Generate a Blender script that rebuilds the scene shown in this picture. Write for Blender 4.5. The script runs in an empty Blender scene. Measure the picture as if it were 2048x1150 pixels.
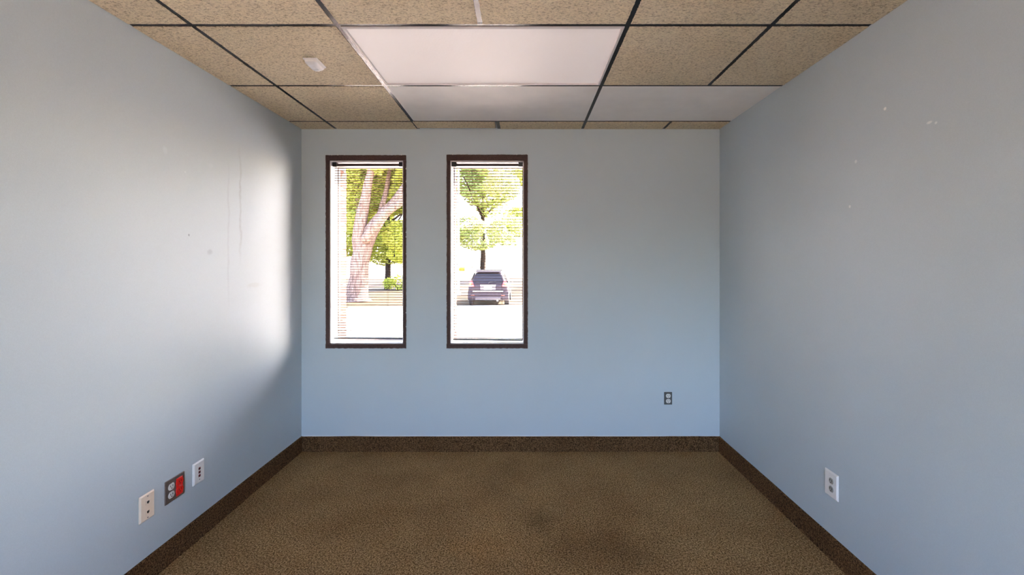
import bpy, bmesh, math, random
from mathutils import Vector, Matrix, noise

random.seed(7)
SC = bpy.context.scene
COL = SC.collection

# ------------------------------------------------------------------ camera
FPX = 840.0                                   # focal length in pixels of the 2048 x 1150 frame
CAMZ = 1.409
cam_data = bpy.data.cameras.new('camera')
cam_data.sensor_width = 36.0
cam_data.lens = FPX / 2048 * 36.0
cam_data.shift_x = -23 / 2048
cam_data.shift_y = -48 / 2048
cam_data.clip_start = 0.02
cam_data.clip_end = 600
cam = bpy.data.objects.new('camera', cam_data)
cam.location = (0, 0, CAMZ)
cam.rotation_euler = (math.pi / 2, 0, 0)
COL.objects.link(cam)
SC.camera = cam

# ------------------------------------------------------------------ world, sun, exposure
SKY_STRENGTH = 3.95
world = bpy.data.worlds.new('sky')
SC.world = world
world.use_nodes = True
wn = world.node_tree
wn.nodes.clear()
wo = wn.nodes.new('ShaderNodeOutputWorld')
wb = wn.nodes.new('ShaderNodeBackground')
ws = wn.nodes.new('ShaderNodeTexSky')
ws.sky_type = 'NISHITA'
ws.sun_disc = False
ws.sun_elevation = math.radians(38)
ws.sun_rotation = math.radians(54)
ws.air_density = 1.0
ws.dust_density = 3.0
ws.ozone_density = 1.0
wb.inputs['Strength'].default_value = SKY_STRENGTH
wt = wn.nodes.new('ShaderNodeMix'); wt.data_type = 'RGBA'; wt.blend_type = 'MULTIPLY'
wt.inputs[0].default_value = 1.0
wt.inputs[7].default_value = (1.0, 0.950, 1.05, 1)      # white balance of the whole sky
wn.links.new(ws.outputs[0], wt.inputs[6])
wn.links.new(wt.outputs[2], wb.inputs[0])
wn.links.new(wb.outputs[0], wo.inputs[0])

sun_data = bpy.data.lights.new('sun', 'SUN')
sun_data.energy = 125.0
sun_data.angle = math.radians(1.0)
sun_data.color = (1.0, 0.86, 0.76)
sun = bpy.data.objects.new('sun', sun_data)
sun.rotation_euler = Vector((-0.7143, -0.5190, -0.4695)).to_track_quat('-Z', 'Y').to_euler()
sun.location = (46, 34, 22)
COL.objects.link(sun)

vs = SC.view_settings
vs.view_transform = 'Standard'
vs.look = 'None'
vs.exposure = 0.27
vs.gamma = 1.0
vs.use_curve_mapping = False
SC.cycles.use_denoising = True
SC.cycles.max_bounces = 10
SC.cycles.diffuse_bounces = 6
SC.cycles.transparent_max_bounces = 24
SC.cycles.sample_clamp_indirect = 20.0
SC.cycles.caustics_reflective = True
SC.cycles.blur_glossy = 0.6
SC.cycles.caustics_refractive = False

# ------------------------------------------------------------------ room dimensions
XL, XR, YB, YF, H = -1.668, 1.473, 3.155, -2.40, 2.421
PS = 266.8                                    # pixels per metre on the far wall
def wx(px): return (px - 1047) / PS
def wz(py): return CAMZ - (py - 527) / PS

# ------------------------------------------------------------------ material helpers
def new_mat(name):
    m = bpy.data.materials.new(name)
    m.use_nodes = True
    nt = m.node_tree
    nt.nodes.clear()
    out = nt.nodes.new('ShaderNodeOutputMaterial')
    return m, nt, out

def N(nt, kind, **kw):
    n = nt.nodes.new(kind)
    for k, v in kw.items():
        if k in n.bl_rna.properties: setattr(n, k, v)
        else: n.inputs[k].default_value = v
    return n

def math_node(nt, op, a, b=None, c=None, clamp=False):
    n = nt.nodes.new('ShaderNodeMath'); n.operation = op; n.use_clamp = clamp
    for i, v in enumerate((a, b, c)):
        if v is None: continue
        if isinstance(v, (int, float)): n.inputs[i].default_value = v
        else: nt.links.new(v, n.inputs[i])
    return n.outputs[0]

def mix_col(nt, fac, a, b, blend='MIX'):
    n = nt.nodes.new('ShaderNodeMix'); n.data_type = 'RGBA'; n.blend_type = blend
    for idx, v in ((0, fac), (6, a), (7, b)):
        if isinstance(v, (int, float)): n.inputs[idx].default_value = v
        elif isinstance(v, tuple): n.inputs[idx].default_value = (v[0], v[1], v[2], 1)
        else: nt.links.new(v, n.inputs[idx])
    return n.outputs[2]

def ramp(nt, fac, stops):
    n = nt.nodes.new('ShaderNodeValToRGB')
    el = n.color_ramp.elements
    while len(el) < len(stops): el.new(0.5)
    for e, (p, c) in zip(el, stops):
        e.position = p; e.color = (c[0], c[1], c[2], 1)
    nt.links.new(fac, n.inputs[0])
    return n.outputs[0]

def noise_tex(nt, vec, scale, detail=2.0, rough=0.5, dist=0.0):
    n = nt.nodes.new('ShaderNodeTexNoise')
    n.inputs['Scale'].default_value = scale
    n.inputs['Detail'].default_value = detail
    n.inputs['Roughness'].default_value = rough
    n.inputs['Distortion'].default_value = dist
    if vec is not None: nt.links.new(vec, n.inputs['Vector'])
    return n.outputs[0]

def principled(nt, out, color, rough=0.5, metallic=0.0, spec=0.5, bump=None, bump_strength=0.3, bump_dist=0.001):
    p = nt.nodes.new('ShaderNodeBsdfPrincipled')
    if isinstance(color, tuple): p.inputs['Base Color'].default_value = (color[0], color[1], color[2], 1)
    else: nt.links.new(color, p.inputs['Base Color'])
    p.inputs['Roughness'].default_value = rough
    p.inputs['Metallic'].default_value = metallic
    p.inputs['Specular IOR Level'].default_value = spec
    if bump is not None:
        b = nt.nodes.new('ShaderNodeBump')
        b.inputs['Strength'].default_value = bump_strength
        b.inputs['Distance'].default_value = bump_dist
        nt.links.new(bump, b.inputs['Height'])
        nt.links.new(b.outputs[0], p.inputs['Normal'])
    nt.links.new(p.outputs[0], out.inputs[0])
    return p

def objco(nt):
    return nt.nodes.new('ShaderNodeTexCoord').outputs['Object']

def simple_mat(name, color, rough=0.5, metallic=0.0, spec=0.5, vary=0.06, vscale=30.0):
    m, nt, out = new_mat(name)
    co = objco(nt)
    f = noise_tex(nt, co, vscale, 3.0)
    lo = tuple(c * (1 - vary) for c in color); hi = tuple(min(1, c * (1 + vary)) for c in color)
    principled(nt, out, ramp(nt, f, [(0.3, lo), (0.7, hi)]), rough, metallic, spec)
    return m

MAT = {}

def wall_material(name, marks=()):
    """Blue-grey wall paint with roller texture; marks = list of (kind, args...)"""
    m, nt, out = new_mat(name)
    co = objco(nt)
    big = noise_tex(nt, co, 1.3, 3.0, 0.6)
    col = ramp(nt, big, [(0.3, (0.486, 0.556, 0.604)), (0.7, (0.509, 0.579, 0.626))])
    speck = noise_tex(nt, co, 420.0, 2.0, 0.7)
    col = mix_col(nt, 1.0, col, ramp(nt, speck, [(0.3, (0.95, 0.95, 0.95)), (0.7, (1.04, 1.04, 1.04))]), 'MULTIPLY')
    if marks:
        sep = nt.nodes.new('ShaderNodeSeparateXYZ'); nt.links.new(co, sep.inputs[0])
        wob = noise_tex(nt, co, 9.0, 3.0, 0.6)
        fine = noise_tex(nt, co, 60.0, 3.0, 0.6)
        for mk in marks:
            if mk[0] == 'streak':
                _, y0, z0, z1, w, amp, tone = mk
                cy = math_node(nt, 'MULTIPLY_ADD', wob, amp, y0 - amp * 0.5)
                d = math_node(nt, 'ABSOLUTE', math_node(nt, 'SUBTRACT', sep.outputs[1], cy))
                line = math_node(nt, 'SUBTRACT', 1.0, math_node(nt, 'DIVIDE', d, w), clamp=True)
                mid, half = (z0 + z1) / 2, (z1 - z0) / 2
                dz = math_node(nt, 'DIVIDE', math_node(nt, 'ABSOLUTE', math_node(nt, 'SUBTRACT', sep.outputs[2], mid)), half)
                zf = math_node(nt, 'MULTIPLY', math_node(nt, 'SUBTRACT', 1.0, dz, clamp=True), 2.0, clamp=True)
                fac = math_node(nt, 'MULTIPLY', math_node(nt, 'MULTIPLY', line, zf), math_node(nt, 'MULTIPLY_ADD', fine, 1.2, 0.2))
            else:
                _, y0, z0, sy, sz, tone = mk
                dy = math_node(nt, 'DIVIDE', math_node(nt, 'SUBTRACT', sep.outputs[1], y0), sy)
                dz = math_node(nt, 'DIVIDE', math_node(nt, 'SUBTRACT', sep.outputs[2], z0), sz)
                r = math_node(nt, 'SQRT', math_node(nt, 'ADD', math_node(nt, 'MULTIPLY', dy, dy), math_node(nt, 'MULTIPLY', dz, dz)))
                r = math_node(nt, 'MULTIPLY_ADD', fine, 0.8, math_node(nt, 'SUBTRACT', r, 0.4))
                fac = math_node(nt, 'MULTIPLY', math_node(nt, 'SUBTRACT', 1.0, r, clamp=True), 2.0, clamp=True)
            col = mix_col(nt, fac, col, mix_col(nt, 1.0, col, tone, 'MULTIPLY'))
    rough_n = noise_tex(nt, co, 260.0, 2.0, 0.6)
    principled(nt, out, col, 0.55, 0, 0.3, rough_n, 0.18, 0.0012)
    return m

MAT['wall'] = wall_material('wall_paint')
MAT['wall_left'] = wall_material('wall_paint_left', [
    ('streak', 2.375, 1.13, 2.02, 0.011, 0.03, (0.88, 0.87, 0.89)),
    ('streak', 2.475, 1.38, 2.12, 0.014, 0.06, (0.80, 0.78, 0.78)),
    ('spot', 2.234, 1.470, 0.024, 0.018, (0.84, 0.83, 0.85)),
    ('spot', 2.094, 1.551, 0.006, 0.007, (0.55, 0.55, 0.57)),
    ('spot', 2.60, 1.276, 0.08, 0.018, (0.95, 0.935, 0.92)),
    ('spot', 1.955, 1.937, 0.016, 0.022, (1.08, 1.07, 1.07)),
    ('spot', 2.24, 1.93, 0.020, 0.014, (1.05, 1.04, 1.04)),
    ('spot', 2.07, 1.86, 0.005, 0.006, (1.2, 1.15, 1.12)),
])
MAT['wall_right'] = wall_material('wall_paint_right', [
    ('spot', 1.711, 2.040, 0.008, 0.008, (1.75, 1.55, 1.42)),
    ('spot', 1.525, 1.921, 0.013, 0.006, (1.45, 1.34, 1.26)),
    ('spot', 1.500, 1.912, 0.006, 0.006, (1.45, 1.34, 1.26)),
    ('spot', 1.862, 1.861, 0.008, 0.009, (1.35, 1.26, 1.2)),
    ('spot', 1.896, 1.666, 0.008, 0.008, (1.45, 1.34, 1.26)),
])

def carpet_material(name, dark, mid, light, stains=()):
    m, nt, out = new_mat(name)
    co = objco(nt)
    f1 = noise_tex(nt, co, 140.0, 3.0, 0.75, 0.3)
    col = ramp(nt, f1, [(0.38, dark), (0.50, mid), (0.61, light)])
    f2 = noise_tex(nt, co, 3.0, 4.0, 0.6)
    col = mix_col(nt, 1.0, col, ramp(nt, f2, [(0.3, (0.86, 0.82, 0.78)), (0.7, (1.10, 1.10, 1.06))]), 'MULTIPLY')
    if stains:
        sep = nt.nodes.new('ShaderNodeSeparateXYZ'); nt.links.new(co, sep.inputs[0])
        wob = noise_tex(nt, co, 7.0, 4.0, 0.65)
        for x0, y0, sx, sy, tone in stains:
            dx = math_node(nt, 'DIVIDE', math_node(nt, 'SUBTRACT', sep.outputs[0], x0), sx)
            dy = math_node(nt, 'DIVIDE', math_node(nt, 'SUBTRACT', sep.outputs[1], y0), sy)
            r = math_node(nt, 'SQRT', math_node(nt, 'ADD', math_node(nt, 'MULTIPLY', dx, dx), math_node(nt, 'MULTIPLY', dy, dy)))
            r = math_node(nt, 'MULTIPLY_ADD', wob, 1.2, math_node(nt, 'SUBTRACT', r, 0.6))
            fac = math_node(nt, 'SUBTRACT', 1.0, r, clamp=True)
            col = mix_col(nt, fac, col, mix_col(nt, 1.0, col, tone, 'MULTIPLY'))
    hgt = noise_tex(nt, co, 150.0, 3.0, 0.8)
    principled(nt, out, col, 0.95, 0, 0.1, hgt, 0.9, 0.006)
    return m

MAT['carpet'] = carpet_material('carpet', (0.070, 0.037, 0.013), (0.285, 0.172, 0.074), (0.57, 0.375, 0.195), [
    (0.09, 2.29, 0.10, 0.16, (0.62, 0.60, 0.58)),
    (0.37, 2.06, 0.40, 0.26, (0.66, 0.62, 0.60)),
    (0.55, 2.35, 0.30, 0.14, (0.90, 0.88, 0.86)),
    (-0.9, 2.3, 0.30, 0.25, (0.88, 0.84, 0.80)),
    (-0.2, 2.1, 0.22, 0.16, (1.12, 1.05, 0.98)),
])
MAT['carpet_base'] = carpet_material('carpet_base', (0.028, 0.014, 0.006), (0.112, 0.059, 0.026), (0.23, 0.128, 0.062))

def tile_material():
    m, nt, out = new_mat('fissured_tile')
    tc = nt.nodes.new('ShaderNodeTexCoord')
    oi = nt.nodes.new('ShaderNodeObjectInfo')
    off = nt.nodes.new('ShaderNodeVectorMath'); off.operation = 'SCALE'
    cmb = nt.nodes.new('ShaderNodeCombineXYZ')
    nt.links.new(oi.outputs['Random'], cmb.inputs[0]); nt.links.new(oi.outputs['Random'], cmb.inputs[1])
    nt.links.new(cmb.outputs[0], off.inputs[0]); off.inputs['Scale'].default_value = 17.0
    add = nt.nodes.new('ShaderNodeVectorMath'); add.operation = 'ADD'
    nt.links.new(tc.outputs['Object'], add.inputs[0]); nt.links.new(off.outputs[0], add.inputs[1])
    mp = nt.nodes.new('ShaderNodeMapping'); mp.inputs['Scale'].default_value = (0.55, 1.0, 1.0)
    nt.links.new(add.outputs[0], mp.inputs[0])
    f = noise_tex(nt, mp.outputs[0], 165.0, 4.0, 0.66, 0.6)
    f2 = noise_tex(nt, mp.outputs[0], 4.0, 3.0, 0.5)
    pit = ramp(nt, f, [(0.36, (0.56, 0.51, 0.45)), (0.47, (0.93, 0.92, 0.90)), (0.62, (1.08, 1.08, 1.07))])
    tint = ramp(nt, f2, [(0.3, (0.86, 0.73, 0.53)), (0.7, (0.92, 0.79, 0.59))])
    col = mix_col(nt, 1.0, tint, pit, 'MULTIPLY')
    v = math_node(nt, 'MULTIPLY_ADD', oi.outputs['Random'], 0.10, 0.95)
    cv = nt.nodes.new('ShaderNodeCombineColor')
    for i in range(3): nt.links.new(v, cv.inputs[i])
    col = mix_col(nt, 1.0, col, cv.outputs[0], 'MULTIPLY')
    h = math_node(nt, 'MULTIPLY', f, 1.0)
    principled(nt, out, col, 0.95, 0, 0.1, h, 1.0, 0.012)
    return m
MAT['tile'] = tile_material()
MAT['panel'] = simple_mat('smooth_white_panel', (0.88, 0.85, 0.82), 0.65, 0, 0.25, 0.03, 8)
MAT['tee'] = simple_mat('black_tee', (0.003, 0.0025, 0.005), 0.2, 0.0, 0.26, 0.1, 40)
MAT['fixture'] = simple_mat('fixture_white', (0.70, 0.64, 0.63), 0.35, 0.0, 0.5, 0.03, 20)
MAT['plenum'] = simple_mat('plenum', (0.05, 0.045, 0.04), 0.9)

def diffuser_material(name, strength):
    m, nt, out = new_mat(name)
    co = objco(nt)
    vor = nt.nodes.new('ShaderNodeTexVoronoi'); vor.inputs['Scale'].default_value = 90.0
    nt.links.new(co, vor.inputs['Vector'])
    p = principled(nt, out, (0.74, 0.70, 0.69), 0.6, 0, 0.25, vor.outputs['Distance'], 0.2, 0.002)
    p.inputs['Emission Color'].default_value = (1.0, 0.84, 0.79, 1)
    p.inputs['Emission Strength'].default_value = strength
    return m
MAT['diffuser'] = diffuser_material('diffuser_glare', 0.20)  # faint emission put in for window glare on the diffuser
MAT['diffuser_fill'] = diffuser_material('diffuser_fill', 0.50)  # emission of the added fill fixture

def casing_material():
    m, nt, out = new_mat('brown_casing')
    co = objco(nt)
    f = noise_tex(nt, co, 140.0, 4.0, 0.7)
    col = ramp(nt, f, [(0.3, (0.034, 0.016, 0.014)), (0.7, (0.095, 0.050, 0.044))])
    principled(nt, out, col, 0.6, 0, 0.3, f, 0.5, 0.002)
    return m
MAT['casing'] = casing_material()
MAT['chip'] = simple_mat('chipped_white', (0.75, 0.74, 0.72), 0.8)
MAT['jamb'] = simple_mat('white_jamb', (0.78, 0.74, 0.76), 0.5, 0, 0.4, 0.03, 15)
MAT['sash'] = simple_mat('bronze_sash', (0.10, 0.075, 0.065), 0.4, 0.3)
MAT['blind'] = simple_mat('bronze_slat', (0.060, 0.036, 0.026), 0.8, 0.0, 0.0, 0.05, 20)
MAT['headrail'] = simple_mat('brown_headrail', (0.060, 0.036, 0.036), 0.4)
MAT['black'] = simple_mat('black_plastic', (0.012, 0.011, 0.012), 0.4)
MAT['cord'] = simple_mat('blind_cord', (0.07, 0.05, 0.06), 0.8)

def glass_material(name, tint=(1, 1, 1)):
    m, nt, out = new_mat(name)
    tr = nt.nodes.new('ShaderNodeBsdfTransparent'); tr.inputs[0].default_value = (*tint, 1)
    gl = nt.nodes.new('ShaderNodeBsdfGlossy'); gl.inputs['Roughness'].default_value = 0.02
    fr = nt.nodes.new('ShaderNodeFresnel'); fr.inputs[0].default_value = 1.15
    mx = nt.nodes.new('ShaderNodeMixShader')
    nt.links.new(fr.outputs[0], mx.inputs[0]); nt.links.new(tr.outputs[0], mx.inputs[1]); nt.links.new(gl.outputs[0], mx.inputs[2])
    nt.links.new(mx.outputs[0], out.inputs[0])
    return m
MAT['glass'] = glass_material('window_glass', (0.97, 0.98, 0.97))

def brick_material():
    m, nt, out = new_mat('brick')
    oi = nt.nodes.new('ShaderNodeObjectInfo')
    co = objco(nt)
    f = noise_tex(nt, co, 60.0, 4.0, 0.7)
    c1 = ramp(nt, oi.outputs['Random'], [(0.0, (0.060, 0.018, 0.008)), (0.5, (0.075, 0.024, 0.012)), (1.0, (0.09, 0.033, 0.018))])
    col = mix_col(nt, 1.0, c1, ramp(nt, f, [(0.3, (0.8, 0.8, 0.8)), (0.7, (1.1, 1.1, 1.1))]), 'MULTIPLY')
    principled(nt, out, col, 0.85, 0, 0.2, f, 0.6, 0.003)
    return m
MAT['brick'] = brick_material()
MAT['mortar'] = simple_mat('mortar', (0.22, 0.19, 0.17), 0.9, 0, 0.2, 0.1, 60)
MAT['ivory'] = simple_mat('ivory_plate', (0.84, 0.69, 0.54), 0.4, 0, 0.5, 0.02)
MAT['white_plate'] = simple_mat('white_plate', (0.80, 0.79, 0.77), 0.4, 0, 0.5, 0.02)
MAT['socket_white'] = simple_mat('socket_white', (0.66, 0.65, 0.62), 0.45)
MAT['socket_grey'] = simple_mat('socket_grey', (0.36, 0.35, 0.32), 0.45)
MAT['red'] = simple_mat('socket_red', (0.72, 0.012, 0.008), 0.35)
MAT['dark_red'] = simple_mat('jack_red', (0.20, 0.010, 0.018), 0.4)
MAT['steel'] = simple_mat('brushed_steel', (0.36, 0.32, 0.31), 0.28, 0.85, 0.5, 0.08, 120)
MAT['grey_steel'] = simple_mat('grey_box_steel', (0.115, 0.115, 0.11), 0.45, 0.4)
MAT['slot'] = simple_mat('slot_dark', (0.02, 0.018, 0.016), 0.7)
MAT['sensor'] = simple_mat('sensor_white', (0.90, 0.88, 0.90), 0.4, 0, 0.5, 0.02)
MAT['sensor_lens'] = simple_mat('sensor_lens', (0.92, 0.90, 0.92), 0.3, 0, 0.5, 0.02)

# ------------------------------------------------------------------ mesh helpers
def obj(name, bm, mat, parent=None, smooth=False):
    me = bpy.data.meshes.new(name)
    bmesh.ops.recalc_face_normals(bm, faces=bm.faces)
    bm.to_mesh(me); bm.free()
    if smooth:
        for p in me.polygons: p.use_smooth = True
    if mat is not None: me.materials.append(MAT[mat] if isinstance(mat, str) else mat)
    o = bpy.data.objects.new(name, me)
    COL.objects.link(o)
    if parent is not None: o.parent = parent
    return o

def copy_obj(src, parent, loc=None, rot=None):
    c = src.copy(); COL.objects.link(c); c.parent = parent
    if loc is not None: c.location = loc
    if rot is not None: c.rotation_euler = rot
    return c

def empty(name, loc=(0, 0, 0), rot=(0, 0, 0)):
    o = bpy.data.objects.new(name, None)
    o.empty_display_size = 0.1
    o.location = loc; o.rotation_euler = rot
    COL.objects.link(o)
    return o

def tag(o, label=None, cat=None, group=None, kind=None):
    if label: o['label'] = label
    if cat: o['category'] = cat
    if group: o['group'] = group
    if kind: o['kind'] = kind
    return o

def add_box(bm, x0, x1, y0, y1, z0, z1, bevel=0.0, seg=1, M=None):
    r = bmesh.ops.create_cube(bm, size=1.0)
    vs_ = r['verts']
    for v in vs_:
        v.co = Vector(((x0 + x1) / 2 + v.co.x * (x1 - x0), (y0 + y1) / 2 + v.co.y * (y1 - y0), (z0 + z1) / 2 + v.co.z * (z1 - z0)))
    if M is not None:
        for v in vs_: v.co = M @ v.co
    if bevel > 0:
        es = list({e for v in vs_ for e in v.link_edges})
        bmesh.ops.bevel(bm, geom=es, offset=bevel, segments=seg, affect='EDGES', profile=0.5)
    return bm

def box(x0, x1, y0, y1, z0, z1, bevel=0.0, seg=1):
    return add_box(bmesh.new(), x0, x1, y0, y1, z0, z1, bevel, seg)

def add_tube(bm, pts, rad, seg=8, cap=True):
    """swept tube along points with one radius or a radius per point"""
    pts = [Vector(p) for p in pts]
    rads = rad if isinstance(rad, (list, tuple)) else [rad] * len(pts)
    rings = []
    u = None
    for i, p in enumerate(pts):
        t = (pts[min(i + 1, len(pts) - 1)] - pts[max(i - 1, 0)]).normalized()
        if u is None: u = t.cross(Vector((0, 1, 0)) if abs(t.z) > 0.6 else Vector((0, 0, 1)))
        u = (u - t * u.dot(t)).normalized(); w = t.cross(u).normalized()
        rings.append([bm.verts.new(p + rads[i] * (math.cos(2 * math.pi * k / seg) * u + math.sin(2 * math.pi * k / seg) * w)) for k in range(seg)])
    for a, b in zip(rings, rings[1:]):
        for k in range(seg):
            bm.faces.new((a[k], a[(k + 1) % seg], b[(k + 1) % seg], b[k]))
    if cap:
        bm.faces.new(rings[0]); bm.faces.new(rings[-1])
    return bm

def add_rings(bm, rings, cap0=True, cap1=True):
    """loft between closed point loops of equal length"""
    vr = [[bm.verts.new(Vector(p)) for p in r] for r in rings]
    n = len(vr[0])
    for a, b in zip(vr, vr[1:]):
        for k in range(n):
            bm.faces.new((a[k], a[(k + 1) % n], b[(k + 1) % n], b[k]))
    if cap0: bm.faces.new(vr[0])
    if cap1: bm.faces.new(vr[-1])
    return bm

def holed_wall(xs, zs, holes, y0, y1):
    """slab between y0 and y1, grid cells (i,j) in holes left open"""
    bm = bmesh.new()
    for i in range(len(xs) - 1):
        for j in range(len(zs) - 1):
            if (i, j) in holes: continue
            for y, flip in ((y0, False), (y1, True)):
                c = [(xs[i], y, zs[j]), (xs[i + 1], y, zs[j]), (xs[i + 1], y, zs[j + 1]), (xs[i], y, zs[j + 1])]
                bm.faces.new([bm.verts.new(p) for p in c])
            nb = ((-1, 0, 0), (1, 0, 1), (0, -1, 2), (0, 1, 3))
            for di, dj, s in nb:
                a, b = i + di, j + dj
                inside = 0 <= a < len(xs) - 1 and 0 <= b < len(zs) - 1
                if inside and (a, b) not in holes: continue
                if s == 0: e = ((xs[i], zs[j]), (xs[i], zs[j + 1]))
                elif s == 1: e = ((xs[i + 1], zs[j]), (xs[i + 1], zs[j + 1]))
                elif s == 2: e = ((xs[i], zs[j]), (xs[i + 1], zs[j]))
                else: e = ((xs[i], zs[j + 1]), (xs[i + 1], zs[j + 1]))
                (ax, az), (bx_, bz) = e
                bm.faces.new([bm.verts.new(p) for p in ((ax, y0, az), (bx_, y0, bz), (bx_, y1, bz), (ax, y1, az))])
    bmesh.ops.remove_doubles(bm, verts=bm.verts, dist=1e-5)
    return bm

# ------------------------------------------------------------------ setting: floor, walls
WT = 0.12                                     # inner wall thickness
OT = 0.14                                     # brick leaf thickness
tag(obj('floor', box(XL - 0.2, XR + 0.2, YF - 0.2, YB + 0.10, -0.12, 0.0), 'carpet'), 'brown flecked carpet floor with dark worn patches', kind='structure')

# window openings (inside edge of the brown casing)
WIN = [dict(out=(651, 812, 310, 697), ins=(659, 806, 321, 687.5)),
       dict(out=(893, 1055.5, 309, 697), ins=(900.5, 1047.5, 321, 688))]
for w in WIN:
    w['x0'], w['x1'] = wx(w['ins'][0]), wx(w['ins'][1])
    w['z1'], w['z0'] = wz(w['ins'][2]), wz(w['ins'][3])
    w['ox0'], w['ox1'] = wx(w['out'][0]), wx(w['out'][1])
    w['oz1'], w['oz0'] = wz(w['out'][2]), wz(w['out'][3])
zb = min(w['z0'] for w in WIN); zt = max(w['z1'] for w in WIN)
for w in WIN: w['z0'], w['z1'] = zb, zt
xs = [XL - 0.2, WIN[0]['x0'], WIN[0]['x1'], WIN[1]['x0'], WIN[1]['x1'], XR + 0.2]
zs = [-0.05, zb, zt, H + 0.35]
holes = {(1, 1), (3, 1)}
tag(obj('wall_back', holed_wall(xs, zs, holes, YB, YB + WT), 'wall'), 'blue-grey painted end wall with two tall windows', kind='structure')
Y1 = YB + WT + 0.035                          # inner face of the brick leaf
e = 0.006
xs2 = [-11.0, WIN[0]['x0'] - e, WIN[0]['x1'] + e, WIN[1]['x0'] - e, WIN[1]['x1'] + e, 11.0]
zs2 = [-0.6, zb - e, zt + e, H + 1.0]
outer = tag(obj('wall_outer', holed_wall(xs2, zs2, holes, YB + WT, Y1 + OT), 'mortar'), 'outer brick leaf of the end wall seen in the window reveals', kind='structure')
tag(obj('wall_left', box(XL - 0.2, XL, YF - 0.2, YB + 0.02, -0.05, H + 0.35), 'wall_left'), 'blue-grey left wall catching bright window light', kind='structure')
tag(obj('wall_right', box(XR, XR + 0.2, YF - 0.2, YB + 0.02, -0.05, H + 0.35), 'wall_right'), 'blue-grey right wall with small white filler spots', kind='structure')
# rear wall behind the camera, with a wide opening added for fill daylight
RX0, RX1, RZ0, RZ1 = -1.35, 1.15, 0.68, 2.13
tag(obj('wall_front', holed_wall([XL - 0.2, RX0, RX1, XR + 0.2], [-0.05, RZ0, RZ1, H + 0.35], {(1, 1)}, YF - 0.18, YF), 'wall'), 'blue-grey wall behind the viewer with an opening added for fill light', kind='structure')
tag(obj('roof', box(XL - 0.6, XR + 0.6, YF - 0.3, Y1 + OT, H + 0.35, H + 0.5), 'plenum'), 'roof deck above the suspended ceiling', kind='structure')

# bricks of the window reveals and of the outer face around them
brick_cache = {}
def brick_mesh(w, d, h):
    key = (round(w, 3), round(d, 3), round(h, 3))
    if key not in brick_cache:
        bm = box(-w / 2, w / 2, -d / 2, d / 2, -h / 2, h / 2, 0.003)
        me = bpy.data.meshes.new('brick'); bm.to_mesh(me); bm.free()
        me.materials.append(MAT['brick'])
        brick_cache[key] = me
    return brick_cache[key]
course = 0.0715
for w in WIN:
    for side in (0, 1):
        k = 0; z = zb + 0.032
        while z < zt - 0.02:
            ln = 0.195 if k % 2 == 0 else 0.092
            ln = min(ln, 0.155)
            xe = w['x0'] if side == 0 else w['x1']
            cx = xe - ln / 2 if side == 0 else xe + ln / 2
            b = bpy.data.objects.new('brick', brick_mesh(ln, OT - 0.004, course - 0.010))
            COL.objects.link(b); b.parent = outer
            b.location = (cx + random.uniform(-.0012, .0012), Y1 + OT / 2 + 0.006, z)
            z += course; k += 1

# baseboards: carpet strips with a ragged bound top edge
def carpet_base(name, p0, p1, nrm, label):
    h, t = 0.112, 0.010
    bm = bmesh.new()
    n = 60
    d = Vector((p1[0] - p0[0], p1[1] - p0[1], 0)); nv = Vector((nrm[0], nrm[1], 0))
    rings = []
    for i in range(n + 1):
        s = i / n
        b = Vector((p0[0], p0[1], 0)) + d * s
        hh = h + 0.0022 * noise.noise(Vector((s * 9, p0[0], 0.3))) + 0.0012 * noise.noise(Vector((s * 60, p0[1], 0.9)))
        tt = t + 0.002 * noise.noise(Vector((s * 14, 2.0, p0[0])))
        rings.append([b + Vector((0, 0, 0)), b + nv * (tt + .003), b + nv * tt + Vector((0, 0, 0.012)), b + nv * tt + Vector((0, 0, hh - 0.004)),
                      b + nv * (tt * 0.6) + Vector((0, 0, hh)), b + Vector((0, 0, hh))])
    add_rings(bm, rings)
    return tag(obj(name, bm, 'carpet_base'), label, kind='structure')
carpet_base('baseboard_back', (XL, YB), (XR, YB), (0, -1), 'dark brown carpet skirting strip along the end wall')
carpet_base('baseboard_left', (XL, YF), (XL, YB), (1, 0), 'dark brown carpet skirting strip along the left wall')
carpet_base('baseboard_right', (XR, YF), (XR, YB), (-1, 0), 'dark brown carpet skirting strip along the right wall')
# thin pale caulk lines above the skirting
tag(obj('trim_1', add_tube(bmesh.new(), [(XL, YB - 0.0005, 0.1125), (XR, YB - 0.0005, 0.1125)], 0.0022, 6), 'chip'), 'thin pale line of caulk above the end wall skirting', kind='structure')
tag(obj('trim_2', add_tube(bmesh.new(), [(XL, YF, 0.1125), (XL, YB, 0.1125)], 0.0018, 6), 'wall'), 'thin line of caulk above the left skirting', kind='structure')
tag(obj('trim_3', add_tube(bmesh.new(), [(XR, YF, 0.1125), (XR, YB, 0.1125)], 0.0018, 6), 'wall'), 'thin line of caulk above the right skirting', kind='structure')

# ------------------------------------------------------------------ ceiling
ceiling = tag(empty('ceiling', (0, 0, H)), 'suspended ceiling of textured beige tiles in a black grid', kind='structure')
GX = [XL, -1.407, -0.790, 0.442, 1.052, XR]
GY = [3.155, 2.988, 2.388, 1.782, 1.172, 0.562, -0.048, -0.658, -1.268, -1.878, YF]
XM, XM2 = -0.183, -0.183

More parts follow.
